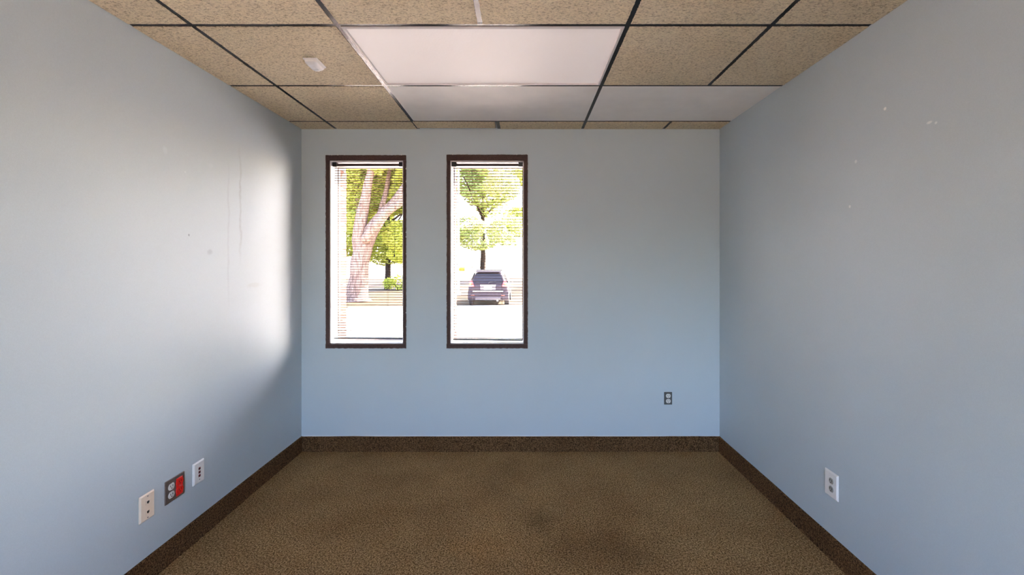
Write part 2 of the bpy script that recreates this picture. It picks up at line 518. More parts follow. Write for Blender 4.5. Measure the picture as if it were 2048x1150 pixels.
def tile_bm(x0, x1, y0, y1, drop, rag, thick=0.016):
    """panel with a slightly uneven underside rim; local z 0 = grid face"""
    bm = bmesh.new()
    nx = max(4, int((x1 - x0) / 0.007)); ny = max(3, int((y1 - y0) / 0.007))
    seed = random.uniform(0, 50)
    def rim(k):
        return rag * 0.7 * noise.noise(Vector((k * 0.21, seed, 0))) + rag * 1.1 * noise.noise(Vector((k * 0.83, seed, 4)))
    loop = []
    for i in range(nx): loop.append((x0 + (x1 - x0) * i / nx, y0, 0, -1))
    for i in range(ny): loop.append((x1, y0 + (y1 - y0) * i / ny, 1, 0))
    for i in range(nx): loop.append((x1 - (x1 - x0) * i / nx, y1, 0, 1))
    for i in range(ny): loop.append((x0, y1 - (y1 - y0) * i / ny, -1, 0))
    n = len(loop)
    cx, cy = (x0 + x1) / 2, (y0 + y1) / 2
    r0, r1, r2, r3 = [], [], [], []
    for k, (x, y, ax, ay) in enumerate(loop):
        o = rim(k)
        r0.append((x, y, thick))
        r1.append((x + ax * o, y + ay * o, 0.001))
        r2.append((x + ax * o, y + ay * o, -drop * 0.7 + o * 0.3))
        sx = 0.004 if x < cx - 1e-6 else -0.004; sy = 0.004 if y < cy - 1e-6 else -0.004
        r3.append((x + sx, y + sy, -drop))
    add_rings(bm, [r0, r1, r2, r3])
    return bm

def tile(x0, x1, y0, y1, mat='tile', m=0.011, drop=0.0035, rag=0.0026, name='ceiling_tile', label=None, mw=0.0):
    ml = mw if x0 <= XL + 1e-6 else m
    mr = mw if x1 >= XR - 1e-6 else m
    mb = mw if y1 >= YB - 1e-6 else m
    o = obj(name, tile_bm(x0 + ml, x1 - mr, y0 + m, y1 - mb, drop, rag), mat, ceiling)
    if label: o['label'] = label
    return o

for r in range(len(GY) - 1):
    y1, y0 = GY[r], GY[r + 1]
    cols = list(zip(GX, GX[1:]))
    rear_fill = (r == 5)
    if r == 0:
        segs = cols[:2] + [(GX[2], XM2), (XM2, GX[3])] + cols[3:]
        for i, (a, b) in enumerate(segs):
            if i == 2:
                o = obj('ceiling_tile', tile_bm(a + 0.012, b - 0.012, y0 + 0.010, y1 - 0.022, 0.004, 0.002), 'tile', ceiling)
                o['label'] = 'narrow cut tile set crooked with a black gap at the wall'
                o.rotation_euler = (0, 0, 0.004)
            else: tile(a, b, y0, y1)
    elif r == 1:
        tile(*cols[0], y0, y1); tile(*cols[1], y0, y1)
        tile(*cols[2], y0, y1, 'panel', 0.010, 0.0005, 0.0, 'ceiling_panel', 'smooth pale panel between the large light fixture and the end wall')
        tile(GX[3], XR, y0, y1, 'panel', 0.010, 0.0005, 0.0, 'ceiling_panel', 'smooth white panel in the corner by the right wall')
    elif r == 2 or rear_fill:
        for i, c in enumerate(cols):
            if i != 2: tile(*c, y0, y1)
    else:
        tile(*cols[0], y0, y1); tile(*cols[1], y0, y1)
        tile(GX[2], XM, y0, y1); tile(XM, GX[3], y0, y1)
        tile(*cols[3], y0, y1); tile(*cols[4], y0, y1)

def tee(x0, x1, y0, y1, mat='tee', label=None):
    """inverted T: flange 24 mm wide plus a web above it"""
    bm = bmesh.new()
    add_box(bm, x0, x1, y0, y1, 0.0, 0.0015)
    if (x1 - x0) < (y1 - y0): add_box(bm, (x0 + x1) / 2 - .0012, (x0 + x1) / 2 + .0012, y0, y1, 0.0015, 0.038)
    else: add_box(bm, x0, x1, (y0 + y1) / 2 - .0012, (y0 + y1) / 2 + .0012, 0.0015, 0.038)
    o = obj('ceiling_tee', bm, mat, ceiling)
    if label: o['label'] = label
    return o
F = 0.012
for i in (1, 2, 3):
    tee(GX[i] - F, GX[i] + F, YF, YB)
tee(GX[4] - F, GX[4] + F, GY[1] + F, YB)
tee(GX[4] - F, GX[4] + F, YF, GY[2] - F)
for y in GY[1:-1]:
    for a, b in zip(GX, GX[1:]):
        if y in (GY[1], GY[2]) and a == GX[3]: b = XR
        if y in (GY[1], GY[2]) and a == GX[4]: continue
        aa = a + (F if a > XL else 0); bb = b - (F if b < XR else 0)
        tee(aa, bb, y - F, y + F)
tee(XM2 - F, XM2 + F, GY[1] + F, YB)
tee(XM - F, XM + F, GY[4] + F, GY[3] - F - 0.004)
for r in (4, 6, 7, 8):
    tee(XM - F, XM + F, GY[r + 1] + F, GY[r] - F)
# plenum blanket above the tiles
obj('ceiling_deck', box(XL, XR, YF, YB, 0.14, 0.16), 'plenum', ceiling)

def troffer(y0, y1, mat, label):
    x0, x1 = GX[2] + 0.010, GX[3] - 0.010
    y0 += 0.010; y1 -= 0.010
    t = tag(empty('ceiling_light', ((x0 + x1) / 2, (y0 + y1) / 2, H)), label, 'ceiling light')
    hx, hy = (x1 - x0) / 2, (y1 - y0) / 2
    fw = 0.014
    # mitred door frame
    for i, (a, b) in enumerate((((-hx, -hy), (hx, -hy)), ((hx, -hy), (hx, hy)), ((hx, hy), (-hx, hy)), ((-hx, hy), (-hx, -hy)))):
        bm = bmesh.new()
        def inset(p, d): return (p[0] - math.copysign(d, p[0]), p[1] - math.copysign(d, p[1]))
        rings = []
        for p in (a, b):
            q0, q1, q2 = p, inset(p, fw * 0.75), inset(p, fw)
            rings.append([(q0[0], q0[1], 0.020), (q0[0], q0[1], -0.003), (q1[0], q1[1], -0.005), (q2[0], q2[1], 0.004), (q2[0], q2[1], 0.020)])
        add_rings(bm, rings)
        obj('door_frame', bm, 'fixture', t)
    obj('diffuser', box(-hx + fw - .002, hx - fw + .002, -hy + fw - .002, hy - fw + .002, 0.003, 0.007), mat, t)
    obj('housing', box(-hx + .01, hx - .01, -hy + .01, hy - .01, 0.021, 0.11), 'fixture', t)
    return t
troffer(GY[3], GY[2], 'diffuser', 'large rectangular ceiling light with a frosted diffuser, window glare put in as faint glow')
troffer(GY[6], GY[5], 'diffuser_fill', 'rectangular fill light added overhead behind the viewer')  # unseen second fixture, added to brighten the room from behind

# ceiling sensor
sn = tag(empty('ceiling_sensor', (-1.048, 2.108, H - 0.0035)), 'small white boxy sensor stuck on a beige ceiling tile', 'sensor')
sn.scale = (.84, .84, .9)
obj('base_plate', box(-0.042, 0.042, -0.060, 0.060, -0.008, 0.002, 0.004, 2), 'sensor', sn, True)
bm = bmesh.new()
def rrect(hx, hy, r, z, n=4, cy=0.0):
    pts = []
    for cxs, cys, a0 in ((1, 1, 0), (-1, 1, 90), (-1, -1, 180), (1, -1, 270)):
        for k in range(n + 1):
            a = math.radians(a0 + 90 * k / n)
            pts.append((cxs * (hx - r) + r * math.cos(a), cy + cys * (hy - r) + r * math.sin(a), z))
    return pts
add_rings(bm, [rrect(.038, .056, .010, -.006), rrect(.036, .053, .012, -.018), rrect(.029, .040, .012, -.027, cy=.006), rrect(.015, .02, .008, -.031, cy=.008)])
hsn = obj('housing', bm, 'sensor', sn)
bm = bmesh.new()
add_rings(bm, [rrect(.022, .016, .008, -.020, cy=.026), rrect(.022, .016, .008, -.028, cy=.028), rrect(.014, .009, .006, -.034, cy=.028)])
obj('lens', bm, 'sensor_lens', sn, True)

# ------------------------------------------------------------------ windows
def ragged_strip(x0, x1, z0, z1, edges, t=0.006, amp=0.0022, y=YB):
    """casing board; 'edges' lists which edges (l r t b) are ragged"""
    bm = bmesh.new()
    seed = random.uniform(0, 99)
    horiz = (x1 - x0) > (z1 - z0)
    n = int(max(x1 - x0, z1 - z0) / 0.008)
    rings = []
    for i in range(n + 1):
        s = i / n
        j1 = amp * (noise.noise(Vector((i * .35, seed, 0))) + .7 * noise.noise(Vector((i * 1.3, seed, 3))))
        j2 = amp * (noise.noise(Vector((i * .35, seed, 7))) + .7 * noise.noise(Vector((i * 1.3, seed, 11))))
        if horiz:
            x = x0 + (x1 - x0) * s
            a = z0 + (j1 if 'b' in edges else 0); b = z1 + (j2 if 't' in edges else 0)
            rings.append([(x, y, a), (x, y - t, a + .001), (x, y - t, b - .001), (x, y, b)])
        else:
            z = z0 + (z1 - z0) * s
            a = x0 + (j1 if 'l' in edges else 0); b = x1 + (j2 if 'r' in edges else 0)
            rings.append([(a, y, z), (a + .001, y - t, z), (b - .001, y - t, z), (b, y, z)])
    return add_rings(bm, rings)

win_labels = ('tall narrow window nearer the left wall, brown casing', 'tall narrow window nearer the middle, brown casing')
for n, w in enumerate(WIN):
    W = tag(empty('window_%d' % (n + 1)), win_labels[n], kind='structure')
    x0, x1, z0, z1 = w['x0'], w['x1'], w['z0'], w['z1']
    obj('casing', ragged_strip(w['ox0'], x0, z0, z1, 'l'), 'casing', W)
    obj('casing', ragged_strip(x1, w['ox1'], z0, z1, 'r'), 'casing', W)
    obj('casing', ragged_strip(w['ox0'], w['ox1'], z1, w['oz1'], 't', 0.007), 'casing', W)
    obj('casing', ragged_strip(w['ox0'], w['ox1'], w['oz0'], z0, 'b', 0.007), 'casing', W)
    # white jamb lining
    jt = 0.006
    obj('jamb', box(x0 - .001, x0 + jt, YB + .002, YB + WT + .005, z0, z1), 'jamb', W)
    obj('jamb', box(x1 - jt, x1 + .001, YB + .002, YB + WT + .005, z0, z1), 'jamb', W)
    obj('head_jamb', box(x0, x1, YB + .002, YB + WT + .005, z1 - jt, z1 + .001), 'jamb', W)
    obj('sill', box(x0, x1, YB + .002, YB + WT + .005, z0 - .001, z0 + jt), 'jamb', W)
    # bronze sash with one pane
    ya, yb_ = YB + WT + .004, YB + WT + .034
    sw = 0.012
    for a in ((x0, x0 + sw, z0, z1), (x1 - sw, x1, z0, z1), (x0 + sw, x1 - sw, z0, z0 + sw), (x0 + sw, x1 - sw, z1 - sw, z1)):
        obj('sash_rail', box(a[0], a[1], ya, yb_, a[2], a[3]), 'sash', W)
    obj('pane', box(x0 + sw - .002, x1 - sw + .002, YB + WT + .017, YB + WT + .021, z0 + sw - .002, z1 - sw + .002), 'glass', W)
    # flecks of bare plaster along the casing edge
    rnd = random.Random(3 + n)
    for k in range(16):
        s = rnd.random()
        side = rnd.choice('lrrltb')
        r = rnd.uniform(.0015, .0038)
        if side == 'l': px_, pz_ = w['ox0'], w['oz0'] + s * (w['oz1'] - w['oz0'])
        elif side == 'r': px_, pz_ = w['ox1'], w['oz0'] + s * (w['oz1'] - w['oz0'])
        elif side == 't': px_, pz_ = w['ox0'] + s * (w['ox1'] - w['ox0']), w['oz1']
        else: px_, pz_ = w['ox0'] + s * (w['ox1'] - w['ox0']), w['oz0']
        bm = bmesh.new()
        m_ = 7
        ang = [(math.cos(2 * math.pi * q / m_) * r * rnd.uniform(.5, 1.2), math.sin(2 * math.pi * q / m_) * r * rnd.uniform(.8, 2.2)) for q in range(m_)]
        add_rings(bm, [[(px_ + u, YB, pz_ + v) for u, v in ang], [(px_ + u * .8, YB - .0085, pz_ + v * .8) for u, v in ang]])
        obj('paint_chip', bm, 'chip', W)

# unseen rear window, added to let in fill daylight
W = tag(empty('window_3'), 'wide window added behind the viewer for fill light', kind='structure')
for a in ((RX0, RX0 + .05, RZ0, RZ1), (RX1 - .05, RX1, RZ0, RZ1), (RX0 + .05, RX1 - .05, RZ0, RZ0 + .05), (RX0 + .05, RX1 - .05, RZ1 - .05, RZ1)):
    obj('sash_rail', box(a[0], a[1], YF - .12, YF - .06, a[2], a[3]), 'sash', W)
obj('pane', box(RX0 + .04, RX1 - .04, YF - .092, YF - .088, RZ0 + .04, RZ1 - .04), 'glass', W)

# ------------------------------------------------------------------ venetian blinds
def slat_bm(L, wd=0.025, crown=0.0022, th=0.0007):
    bm = bmesh.new()
    prof_t, prof_b = [], []
    for k in range(5):
        s = -1 + 2 * k / 4
        z = crown * (1 - s * s)
        prof_t.append((s * wd / 2, z + th)); prof_b.append((s * wd / 2, z))
    loop = prof_t + prof_b[::-1]
    add_rings(bm, [[(-L / 2, y, z) for y, z in loop], [(L / 2, y, z) for y, z in loop]])
    return bm

def blind(w, pitch, zlow, tilt_bottom, ladders, cords, label, tilt):
    x0, x1 = w['x0'] + 0.012, w['x1'] - 0.009
    cx, L = (x0 + x1) / 2, x1 - x0
    yc = YB + 0.045
    t = tag(empty('venetian_blind', (cx, yc, w['z1'] - .006)), label, 'blind', 'venetian blinds in the two windows')
    Z = w['z1'] - .006
    ztop = 1.409 + (527 - 327) / 264.0 - Z
    obj('headrail', box(w['x0'] + .009 - cx, w['x1'] - .009 - cx, -0.020, 0.014, ztop - 0.020, ztop, 0.002), 'headrail', t)
    for s, xe in ((1, w['x0'] + .007), (-1, w['x1'] - .007)):
        bm = bmesh.new()
        a, b = sorted((xe - cx, xe - cx + s * 0.034))
        add_box(bm, a, b, -0.024, 0.017, ztop - 0.023, 0.0, 0.002)
        obj('bracket', bm, 'black', t)
    zs0 = ztop - 0.032
    n = int((Z + zs0 - zlow - 0.008) / pitch)
    proto = None
    for k in range(n + 1):
        z = zs0 - k * pitch
        f = k / n
        rot = (tilt + random.uniform(-.03, .03), tilt_bottom * f + random.uniform(-.0008, .0008), 0)
        if proto is None:
            proto = obj('slat', slat_bm(L), 'blind', t, True)
            proto.location = (0, 0, z); proto.rotation_euler = rot
        else:
            copy_obj(proto, t, (random.uniform(-.0008, .0008), 0, z), rot)
    br = obj('bottom_rail', box(-L / 2, L / 2, -.012, .012, -.005, .005, .002), 'black', t)
    br.location = (0, 0, zlow - Z); br.rotation_euler = (0, tilt_bottom, 0)
    for px in ladders:
        X = (px - 1047) / 262.5 - cx
        bm = bmesh.new()
        for y in (-.0135, .0135):
            add_tube(bm, [(X, y, ztop - .015), (X + .0004, y, (ztop + zlow - Z) / 2), (X, y, zlow - Z)], 0.0007, 5)
        obj('ladder_cord', bm, 'cord', t)
    for (px, py_end, rad, tassel, mat) in cords:
        X = (px - 1047) / 264.6 - cx
        ze = 1.409 - (py_end - 527) / 264.6 - Z
        bm = bmesh.new()
        add_tube(bm, [(X, -.0215, ztop - .008), (X + .001, -.0225, (ztop + ze) / 2), (X, -.0218, ze)], rad, 6)
        if tassel: add_tube(bm, [(X + .0015, -.0215, ztop - .008), (X + .008, -.0225, (ztop + ze) / 2), (X + .0015, -.0218, ze)], rad, 6)
        c = obj('pull_cord', bm, mat, t)
        if tassel:
            bm = bmesh.new()
            add_rings(bm, [[(X + r * math.cos(q * math.pi / 4), -.0218 + r * math.sin(q * math.pi / 4), ze + dz) for q in range(8)] for r, dz in ((.0015, .008), (.003, .0), (.006, -.016), (.005, -.022))])
            obj('tassel', bm, 'black', c, True)
    return t
blind(WIN[0], 0.0193, 1.409 - (676.5 - 527) / 263.0, 0.002, (695.7, 775.5), ((668.3, 668, .0014, False, 'cord'), (671.8, 672, .0014, False, 'cord'), (788.5, 508, .0008, True, 'cord')),
      'brown venetian blind with a tasselled cord, in the window nearer the left wall', 0.02)
blind(WIN[1], 0.0216, 1.409 - (679.5 - 527) / 263.0, 0.010, (944.3, 1004), ((905.2, 676, .0016, False, 'black'), (1030, 536, .0008, False, 'cord')),
      'brown venetian blind with wider spaced slats, in the window nearer the middle', -0.02)

# ------------------------------------------------------------------ outlets and wall plates (local: x along wall, y out of wall, z up)
def disc_pts(hx, hz, flat, y, n=20):
    pts = []
    for k in range(n):
        a = 2 * math.pi * k / n
        pts.append((hx * math.cos(a), y, max(-flat, min(flat, hz * math.sin(a)))))
    return pts
def plate_bm(w, h, t, bev=0.005):
    bm = bmesh.new()
    def rr(hx, hz, y, r=.003):
        return [(p[0], y, p[1]) for p in [(q[0], q[1]) for q in rrect(hx, hz, r, 0, 3)]]
    add_rings(bm, [rr(w / 2, h / 2, 0), rr(w / 2, h / 2, t * .35), rr(w / 2 - bev, h / 2 - bev, t)])
    return bm
def socket(parent, cx, cz, y, mat, sx=0.0165, sz=0.0165, slot='slot'):
    bm = bmesh.new()
    add_rings(bm, [[(cx + p[0], p[1], cz + p[2]) for p in disc_pts(sx, sz, sz * .84, y - .002)],
                   [(cx + p[0], p[1], cz + p[2]) for p in disc_pts(sx, sz, sz * .84, y + .0016)],
                   [(cx + p[0] * .95, p[1], cz + p[2] * .95) for p in disc_pts(sx, sz, sz * .84, y + .0024)]])
    s = obj('socket', bm, mat, parent)
    for dx in (-.0062, .0062):
        obj('slot', box(cx + dx - .0013, cx + dx + .0013, y + .001, y + .0027, cz - .001, cz + .0075), slot, s)
    bm = bmesh.new()
    add_rings(bm, [[(cx + .0027 * math.cos(a * math.pi / 4), yy, cz - .0072 + .0027 * math.sin(a * math.pi / 4)) for a in range(8)] for yy in (y + .001, y + .0027)])
    obj('ground_hole', bm, slot, s)
    return s
def screw(parent, cx, cz, y, mat, r=.003):
    bm = bmesh.new()
    add_rings(bm, [[(cx + rr * math.cos(a * math.pi / 5), yy, cz + rr * math.sin(a * math.pi / 5)) for a in range(10)] for rr, yy in ((r, y - .001), (r, y + .0006), (r * .6, y + .0012))])
    s = obj('screw', bm, mat, parent)
    obj('screw_slot', box(cx - r * .8, cx + r * .8, y + .0009, y + .0014, cz - .0004, cz + .0004), 'slot', s)
    return s
LEFT = (0, 0, -math.pi / 2)      # local +y -> world +x ; local +x -> world -y
RIGHT = (0, 0, math.pi / 2)      # local +y -> world -x ; local +x -> world +y
BACK = (0, 0, math.pi)           # local +y -> world -y ; local +x -> world -x

# ivory plate with two jacks
p = tag(empty('wall_plate', (XL, 1.857, 0.334), LEFT), 'cream wall plate with two small dark jacks, nearest the viewer', 'wall plate')
obj('plate', plate_bm(.074, .117, .007), 'ivory', p)
for dz in (.021, -.022):
    j = obj('jack_surround', box(-.011, .011, .005, .0085, dz - .011, dz + .011, .001), 'ivory', p)
    obj('jack', box(-.0055, .0055, .007, .0090, dz - .004, dz + .005), 'slot', j)
    obj('jack_notch', box(-.0025, .0025, .007, .0090, dz - .0065, dz - .004), 'slot', j)
for dz in (.047, -.047): screw(p, 0, dz, .007, 'steel')
# double gang steel plate with white and red sockets
p = tag(empty('wall_outlet', (XL, 2.008, 0.336), LEFT), 'steel double outlet plate with one pair of white and one pair of red sockets', 'outlet')
obj('plate', plate_bm(.113, .110, .004, .002), 'steel', p)
for dz in (.0195, -.0195):
    # the red pair lies on the far side from the camera
    socket(p, .024, dz, .004, 'socket_white', .0175, .0175)
    s = socket(p, -.023, dz, .006, 'red', .0205, .0205)
bm = bmesh.new(); add_box(bm, -.043, -.004, .003, .0062, -.044, .040, .002)
obj('red_yoke_spill', bm, 'red', p)  # yoke enlarged to paint in the red reflection on the steel
screw(p, .024, 0, .004, 'steel'); screw(p, -.023, 0, .0064, 'steel')
# white plate with three jacks
p = tag(empty('wall_plate', (XL, 2.152, 0.340), LEFT), 'white wall plate with three dark red jacks in a column', 'wall plate')
obj('plate', plate_bm(.074, .112, .008, .006), 'white_plate', p)
for dz in (.0185, .0005, -.0175):
    j = obj('jack', box(-.0065, .0065, .006, .0092, dz - .0065, dz + .0065, .0008), 'dark_red', p)
    obj('jack_hole', box(-.0035, .0035, .0085, .0096, dz - .0045, dz + .001), 'slot', j)
screw(p, 0, -.036, .008, 'grey_steel', .0025)
screw(p, 0, .046, .008, 'white_plate', .0025)
# right wall
p = tag(empty('wall_outlet', (XR, 2.006, 0.354), RIGHT), 'white plate with two grey sockets on the right wall', 'outlet')
obj('plate', plate_bm(.086, .123, .007, .006), 'white_plate', p)
for dz in (.0195, -.0195): socket(p, -.006, dz, .007, 'socket_grey', .0140, .0160)
screw(p, -.006, 0, .007, 'white_plate')
# back wall
p = tag(empty('wall_outlet', (wx(1336.7), YB, wz(797)), BACK), 'small dark steel plate with two pale sockets on the end wall', 'outlet')
obj('plate', plate_bm(.060, .094, .005, .003), 'grey_steel', p)
for dz in (.0195, -.0195): socket(p, 0, dz, .005, 'socket_white', .0178, .0178)
screw(p, 0, 0, .005, 'steel')

# ------------------------------------------------------------------ outside
GZ = -0.50
MAT['concrete'] = simple_mat('sunlit_concrete', (0.80, 0.71, 0.63), 0.9, 0, 0.2, 0.06, 3)
MAT['road'] = simple_mat('pale_road', (0.36, 0.35, 0.34), 0.9, 0, 0.2, 0.06, 1)
def lawn_material():
    m, nt, out = new_mat('dry_lawn')
    co = objco(nt)
    f = noise_tex(nt, co, 2.2, 5.0, 0.7)
    col = ramp(nt, f, [(0.32, (0.022, 0.014, 0.006)), (0.5, (0.036, 0.023, 0.011)), (0.7, (0.050, 0.031, 0.018))])
    principled(nt, out, col, 0.95, 0, 0.1, f, 0.8, 0.05)
    return m
MAT['lawn'] = lawn_material()
MAT['grass'] = simple_mat('grass_blades', (0.17, 0.14, 0.045), 0.9, 0, 0.1, 0.2, 5)
MAT['bark'] = None
def bark_material(name, lo, hi):
    m, nt, out = new_mat(name)
    co = objco(nt)
    mp = nt.nodes.new('ShaderNodeMapping'); mp.inputs['Scale'].default_value = (1, 1, 0.22)
    nt.links.new(co, mp.inputs[0])
    f = noise_tex(nt, mp.outputs[0], 9.0, 5.0, 0.7, 0.6)
    principled(nt, out, ramp(nt, f, [(0.35, lo), (0.65, hi)]), 0.95, 0, 0.1, f, 1.0, 0.08)
    return m
MAT['bark'] = bark_material('pale_bark', (0.075, 0.048, 0.036), (0.22, 0.15, 0.115))
MAT['bark_dark'] = bark_material('dark_bark', (0.014, 0.009, 0.006), (0.034, 0.022, 0.016))
def leaf_material(name, lo, hi, tr):
    m, nt, out = new_mat(name)
    co = objco(nt)
    f = noise_tex(nt, co, 1.7, 3.0, 0.6)
    col = ramp(nt, f, [(0.35, lo), (0.65, hi)])
    d = nt.nodes.new('ShaderNodeBsdfDiffuse'); t = nt.nodes.new('ShaderNodeBsdfTranslucent')
    nt.links.new(col, d.inputs[0]); t.inputs[0].default_value = (*tr, 1)
    a = nt.nodes.new('ShaderNodeAddShader')
    nt.links.new(d.outputs[0], a.inputs[0]); nt.links.new(t.outputs[0], a.inputs[1]); nt.links.new(a.outputs[0], out.inputs[0])
    return m
MAT['leaf'] = leaf_material('leaf_yellow_green', (0.12, 0.13, 0.030), (0.18, 0.19, 0.048), (0.25, 0.27, 0.045))
MAT['leaf2'] = leaf_material('leaf_mid_green', (0.12, 0.14, 0.055), (0.17, 0.19, 0.085), (0.24, 0.27, 0.085))

def ground_poly(name, pts, z, mat, label, th=0.1):
    bm = bmesh.new()
    add_rings(bm, [[(x, y, z - th) for x, y in pts], [(x, y, z) for x, y in pts]])
    return tag(obj(name, bm, mat), label, kind='structure')
KA, KB = (-40.0, 13.4), (40.0, 24.0)           # kerb line between pavement and lawn
def kline(x, off=0): return KA[1] + (x - KA[0]) / (KB[0] - KA[0]) * (KB[1] - KA[1]) + off
ground_poly('pavement', [(-60, Y1 + OT), (60, Y1 + OT), (60, kline(60)), (-60, kline(-60))], GZ, 'concrete', 'bright concrete parking pavement outside the windows')
MAT['gravel'] = simple_mat('tan_gravel', (0.20, 0.16, 0.115), 0.9, 0, 0.2, 0.1, 3)
ground_poly('pavement_rear', [(-60, -60), (60, -60), (60, Y1 + OT), (-60, Y1 + OT)], GZ - 0.001, 'gravel', 'tan gravel around the building')
ground_poly('lawn', [(-60, kline(-60)), (60, kline(60)), (60, 54), (-60, 54)], GZ + 0.03, 'lawn', 'tan sunlit lawn strip behind the parked car')
ground_poly('road', [(-120, 54), (120, 54), (120, 160), (-120, 160)], GZ, 'road', 'pale sunlit road beyond the lawn')
bm = bmesh.new()
kk = [(x, kline(x)) for x in (-40, -20, 0, 20, 40)]
for a, b in zip(kk, kk[1:]):
    d = Vector((b[0] - a[0], b[1] - a[1], 0)).normalized(); nrm = Vector((-d.y, d.x, 0)) * 0.08
    add_rings(bm, [[(p[0] - nrm.x, p[1] - nrm.y, GZ), (p[0] + nrm.x, p[1] + nrm.y, GZ), (p[0] + nrm.x, p[1] + nrm.y, GZ + .06), (p[0] - nrm.x, p[1] - nrm.y, GZ + .06)] for p in (a, b)])
tag(obj('kerb', bm, 'concrete'), 'low concrete kerb between pavement and lawn', kind='structure')

def leaf_cloud(blobs, n, size, rnd):
    """loose leaf quads spread through ellipsoid blobs: (cx,cy,cz, rx,ry,rz)"""
    verts, faces = [], []
    wsum = sum(b[3] * b[5] for b in blobs)
    for b in blobs:
        m_ = int(n * b[3] * b[5] / wsum)
        for _ in range(m_):
            while True:
                u = Vector((rnd.uniform(-1, 1), rnd.uniform(-1, 1), rnd.uniform(-1, 1)))
                if 0.05 < u.length <= 1: break
            u = u.normalized() * (u.length ** 0.55)
            c = Vector((b[0] + u.x * b[3], b[1] + u.y * b[4], b[2] + u.z * b[5]))
            if noise.noise(c * 0.9) < (-0.24 if len(blobs) > 16 else -0.3): continue
            s = size * rnd.uniform(.6, 1.3)
            q = Matrix.Rotation(rnd.uniform(0, 6.28), 3, 'Z') @ Matrix.Rotation(rnd.uniform(-1.2, 1.2), 3, 'X') @ Matrix.Rotation(rnd.uniform(-.8, .8), 3, 'Y')
            i0 = len(verts)
            for lx, ly, lz in ((-.5, 0, 0), (-.1, -.32, .06), (.5, 0, .0), (-.1, .32, .06)):
                verts.append(c + q @ (Vector((lx, ly, lz)) * s))
            faces.append((i0, i0 + 1, i0 + 2, i0 + 3))
    me = bpy.data.meshes.new('foliage')
    me.from_pydata(verts, [], faces)
    return me

def tree(loc, limbs, blobs, n, size, leaf, bark, label, group=None, seed=1):
    t = tag(empty('tree', loc), label, 'tree', group)
    for i, (pts, rads) in enumerate(limbs):
        # smooth and roughen the limb
        P, Rr = [], []
        for a, b, ra, rb in zip(pts, pts[1:], rads, rads[1:]):
            for k in range(4):
                s = k / 4
                v = Vector(a).lerp(Vector(b), s)
                P.append(v + Vector((noise.noise(v * 1.3 + Vector((seed, 0, 0))), noise.noise(v * 1.3 + Vector((0, seed, 5))), 0)) * ra * .12)
                Rr.append((ra + (rb - ra) * s) * (1 + .06 * noise.noise(v * 1.1)) * .78)
        P.append(Vector(pts[-1])); Rr.append(rads[-1])
        obj('trunk' if i == 0 else 'limb', add_tube(bmesh.new(), P, Rr, 12), bark, t, True)
    me = leaf_cloud(blobs, n, size, random.Random(seed))
    me.materials.append(MAT[leaf])
    f = bpy.data.objects.new('foliage', me); COL.objects.link(f); f.parent = t; f['kind'] = 'stuff'
    return t

# big forked tree seen through the window nearer the left wall (local metres, base at ground)
TD = 21.0
TX = (716 - 1047) / FPX * TD
def tp(px, py, dy=0.0):
    return ((px - 1047) / FPX * TD - TX, dy, CAMZ - (py - 527) / FPX * TD - GZ)
limbs = [
    ([tp(714, 606), tp(714.5, 594), tp(717, 555), tp(722, 520), tp(728, 492), tp(738, 468)], [0.98, .72, .58, .56, .54, .36]),
    ([tp(721, 535), tp(718, 480), tp(722, 435), tp(732, 392), tp(740, 350), tp(748, 300)], [.34, .44, .38, .30, .24, .18]),
    ([tp(722, 520), tp(742, 462), tp(765, 432), tp(788, 404), tp(812, 372), tp(835, 330)], [.36, .46, .36, .29, .25, .18]),
    ([tp(734, 482, -.3), tp(760, 452, -.6), tp(790, 425, -.9), tp(830, 402, -1.2)], [.34, .28, .24, .18]),
    ([tp(718, 470, .3), tp(708, 430, .6), tp(702, 380, .9), tp(690, 320, 1.2)], [.26, .22, .18, .12]),
    ([tp(742, 462, .4), tp(752, 420, .7), tp(762, 370, .9), tp(768, 310, 1.1)], [.24, .20, .16, .10]),
]
blobs = []
rb = random.Random(11)
for (px, py, r) in ((700, 350, 1.5), (735, 330, 1.7), (775, 345, 1.6), (690, 400, 1.2), (805, 350, 1.6), (760, 395, 1.0), (800, 470, 1.1), (790, 500, .9), (680, 330, 1.6),
                    (720, 300, 2.0), (790, 300, 2.0), (840, 320, 1.8), (705, 440, .7), (830, 400, 1.4), (650, 330, 1.8), (860, 450, 1.3)):
    q = tp(px, py, rb.uniform(.2, 2.6))
    blobs.append((q[0], q[1], q[2], r, r * .8, r * .75))
tree((TX, TD, GZ), limbs, blobs, 95000, 0.165, 'leaf', 'bark', 'big forked tree with pale bark seen through the window nearer the left wall', seed=4)

def generic_tree(px, D, h, r, leaf, bark, label, seed, n=3800, low=0.35, size=.24, group='trees beyond the lawn'):
    rnd = random.Random(seed)
    x = (px - 1047) / FPX * D
    limbs = [([(0, 0, -.05), (.05, 0, h * .2), (0, .1, h * .45), (.1, 0, h * .7)], [h * .028, h * .021, h * .017, h * .008])]
    for k in range(5):
        a = k * 1.26 + rnd.random()
        z0 = h * rnd.uniform(.3, .5)
        limbs.append(([(0, 0, z0), (math.cos(a) * r * .4, math.sin(a) * r * .4, z0 + h * .12), (math.cos(a) * r * .75, math.sin(a) * r * .75, z0 + h * .22)], [h * .011, h * .007, h * .003]))
    bl = []
    for k in range(18):
        a = rnd.uniform(0, 6.28); q = rnd.uniform(0, .85)
        z = h * rnd.uniform(low, .95)
        s = r * rnd.uniform(.28, .5)
        bl.append((math.cos(a) * r * q, math.sin(a) * r * q, z, s, s, s * .62))
    return tree((x, D, GZ), limbs, bl, n, size, leaf, bark, label, group, seed)
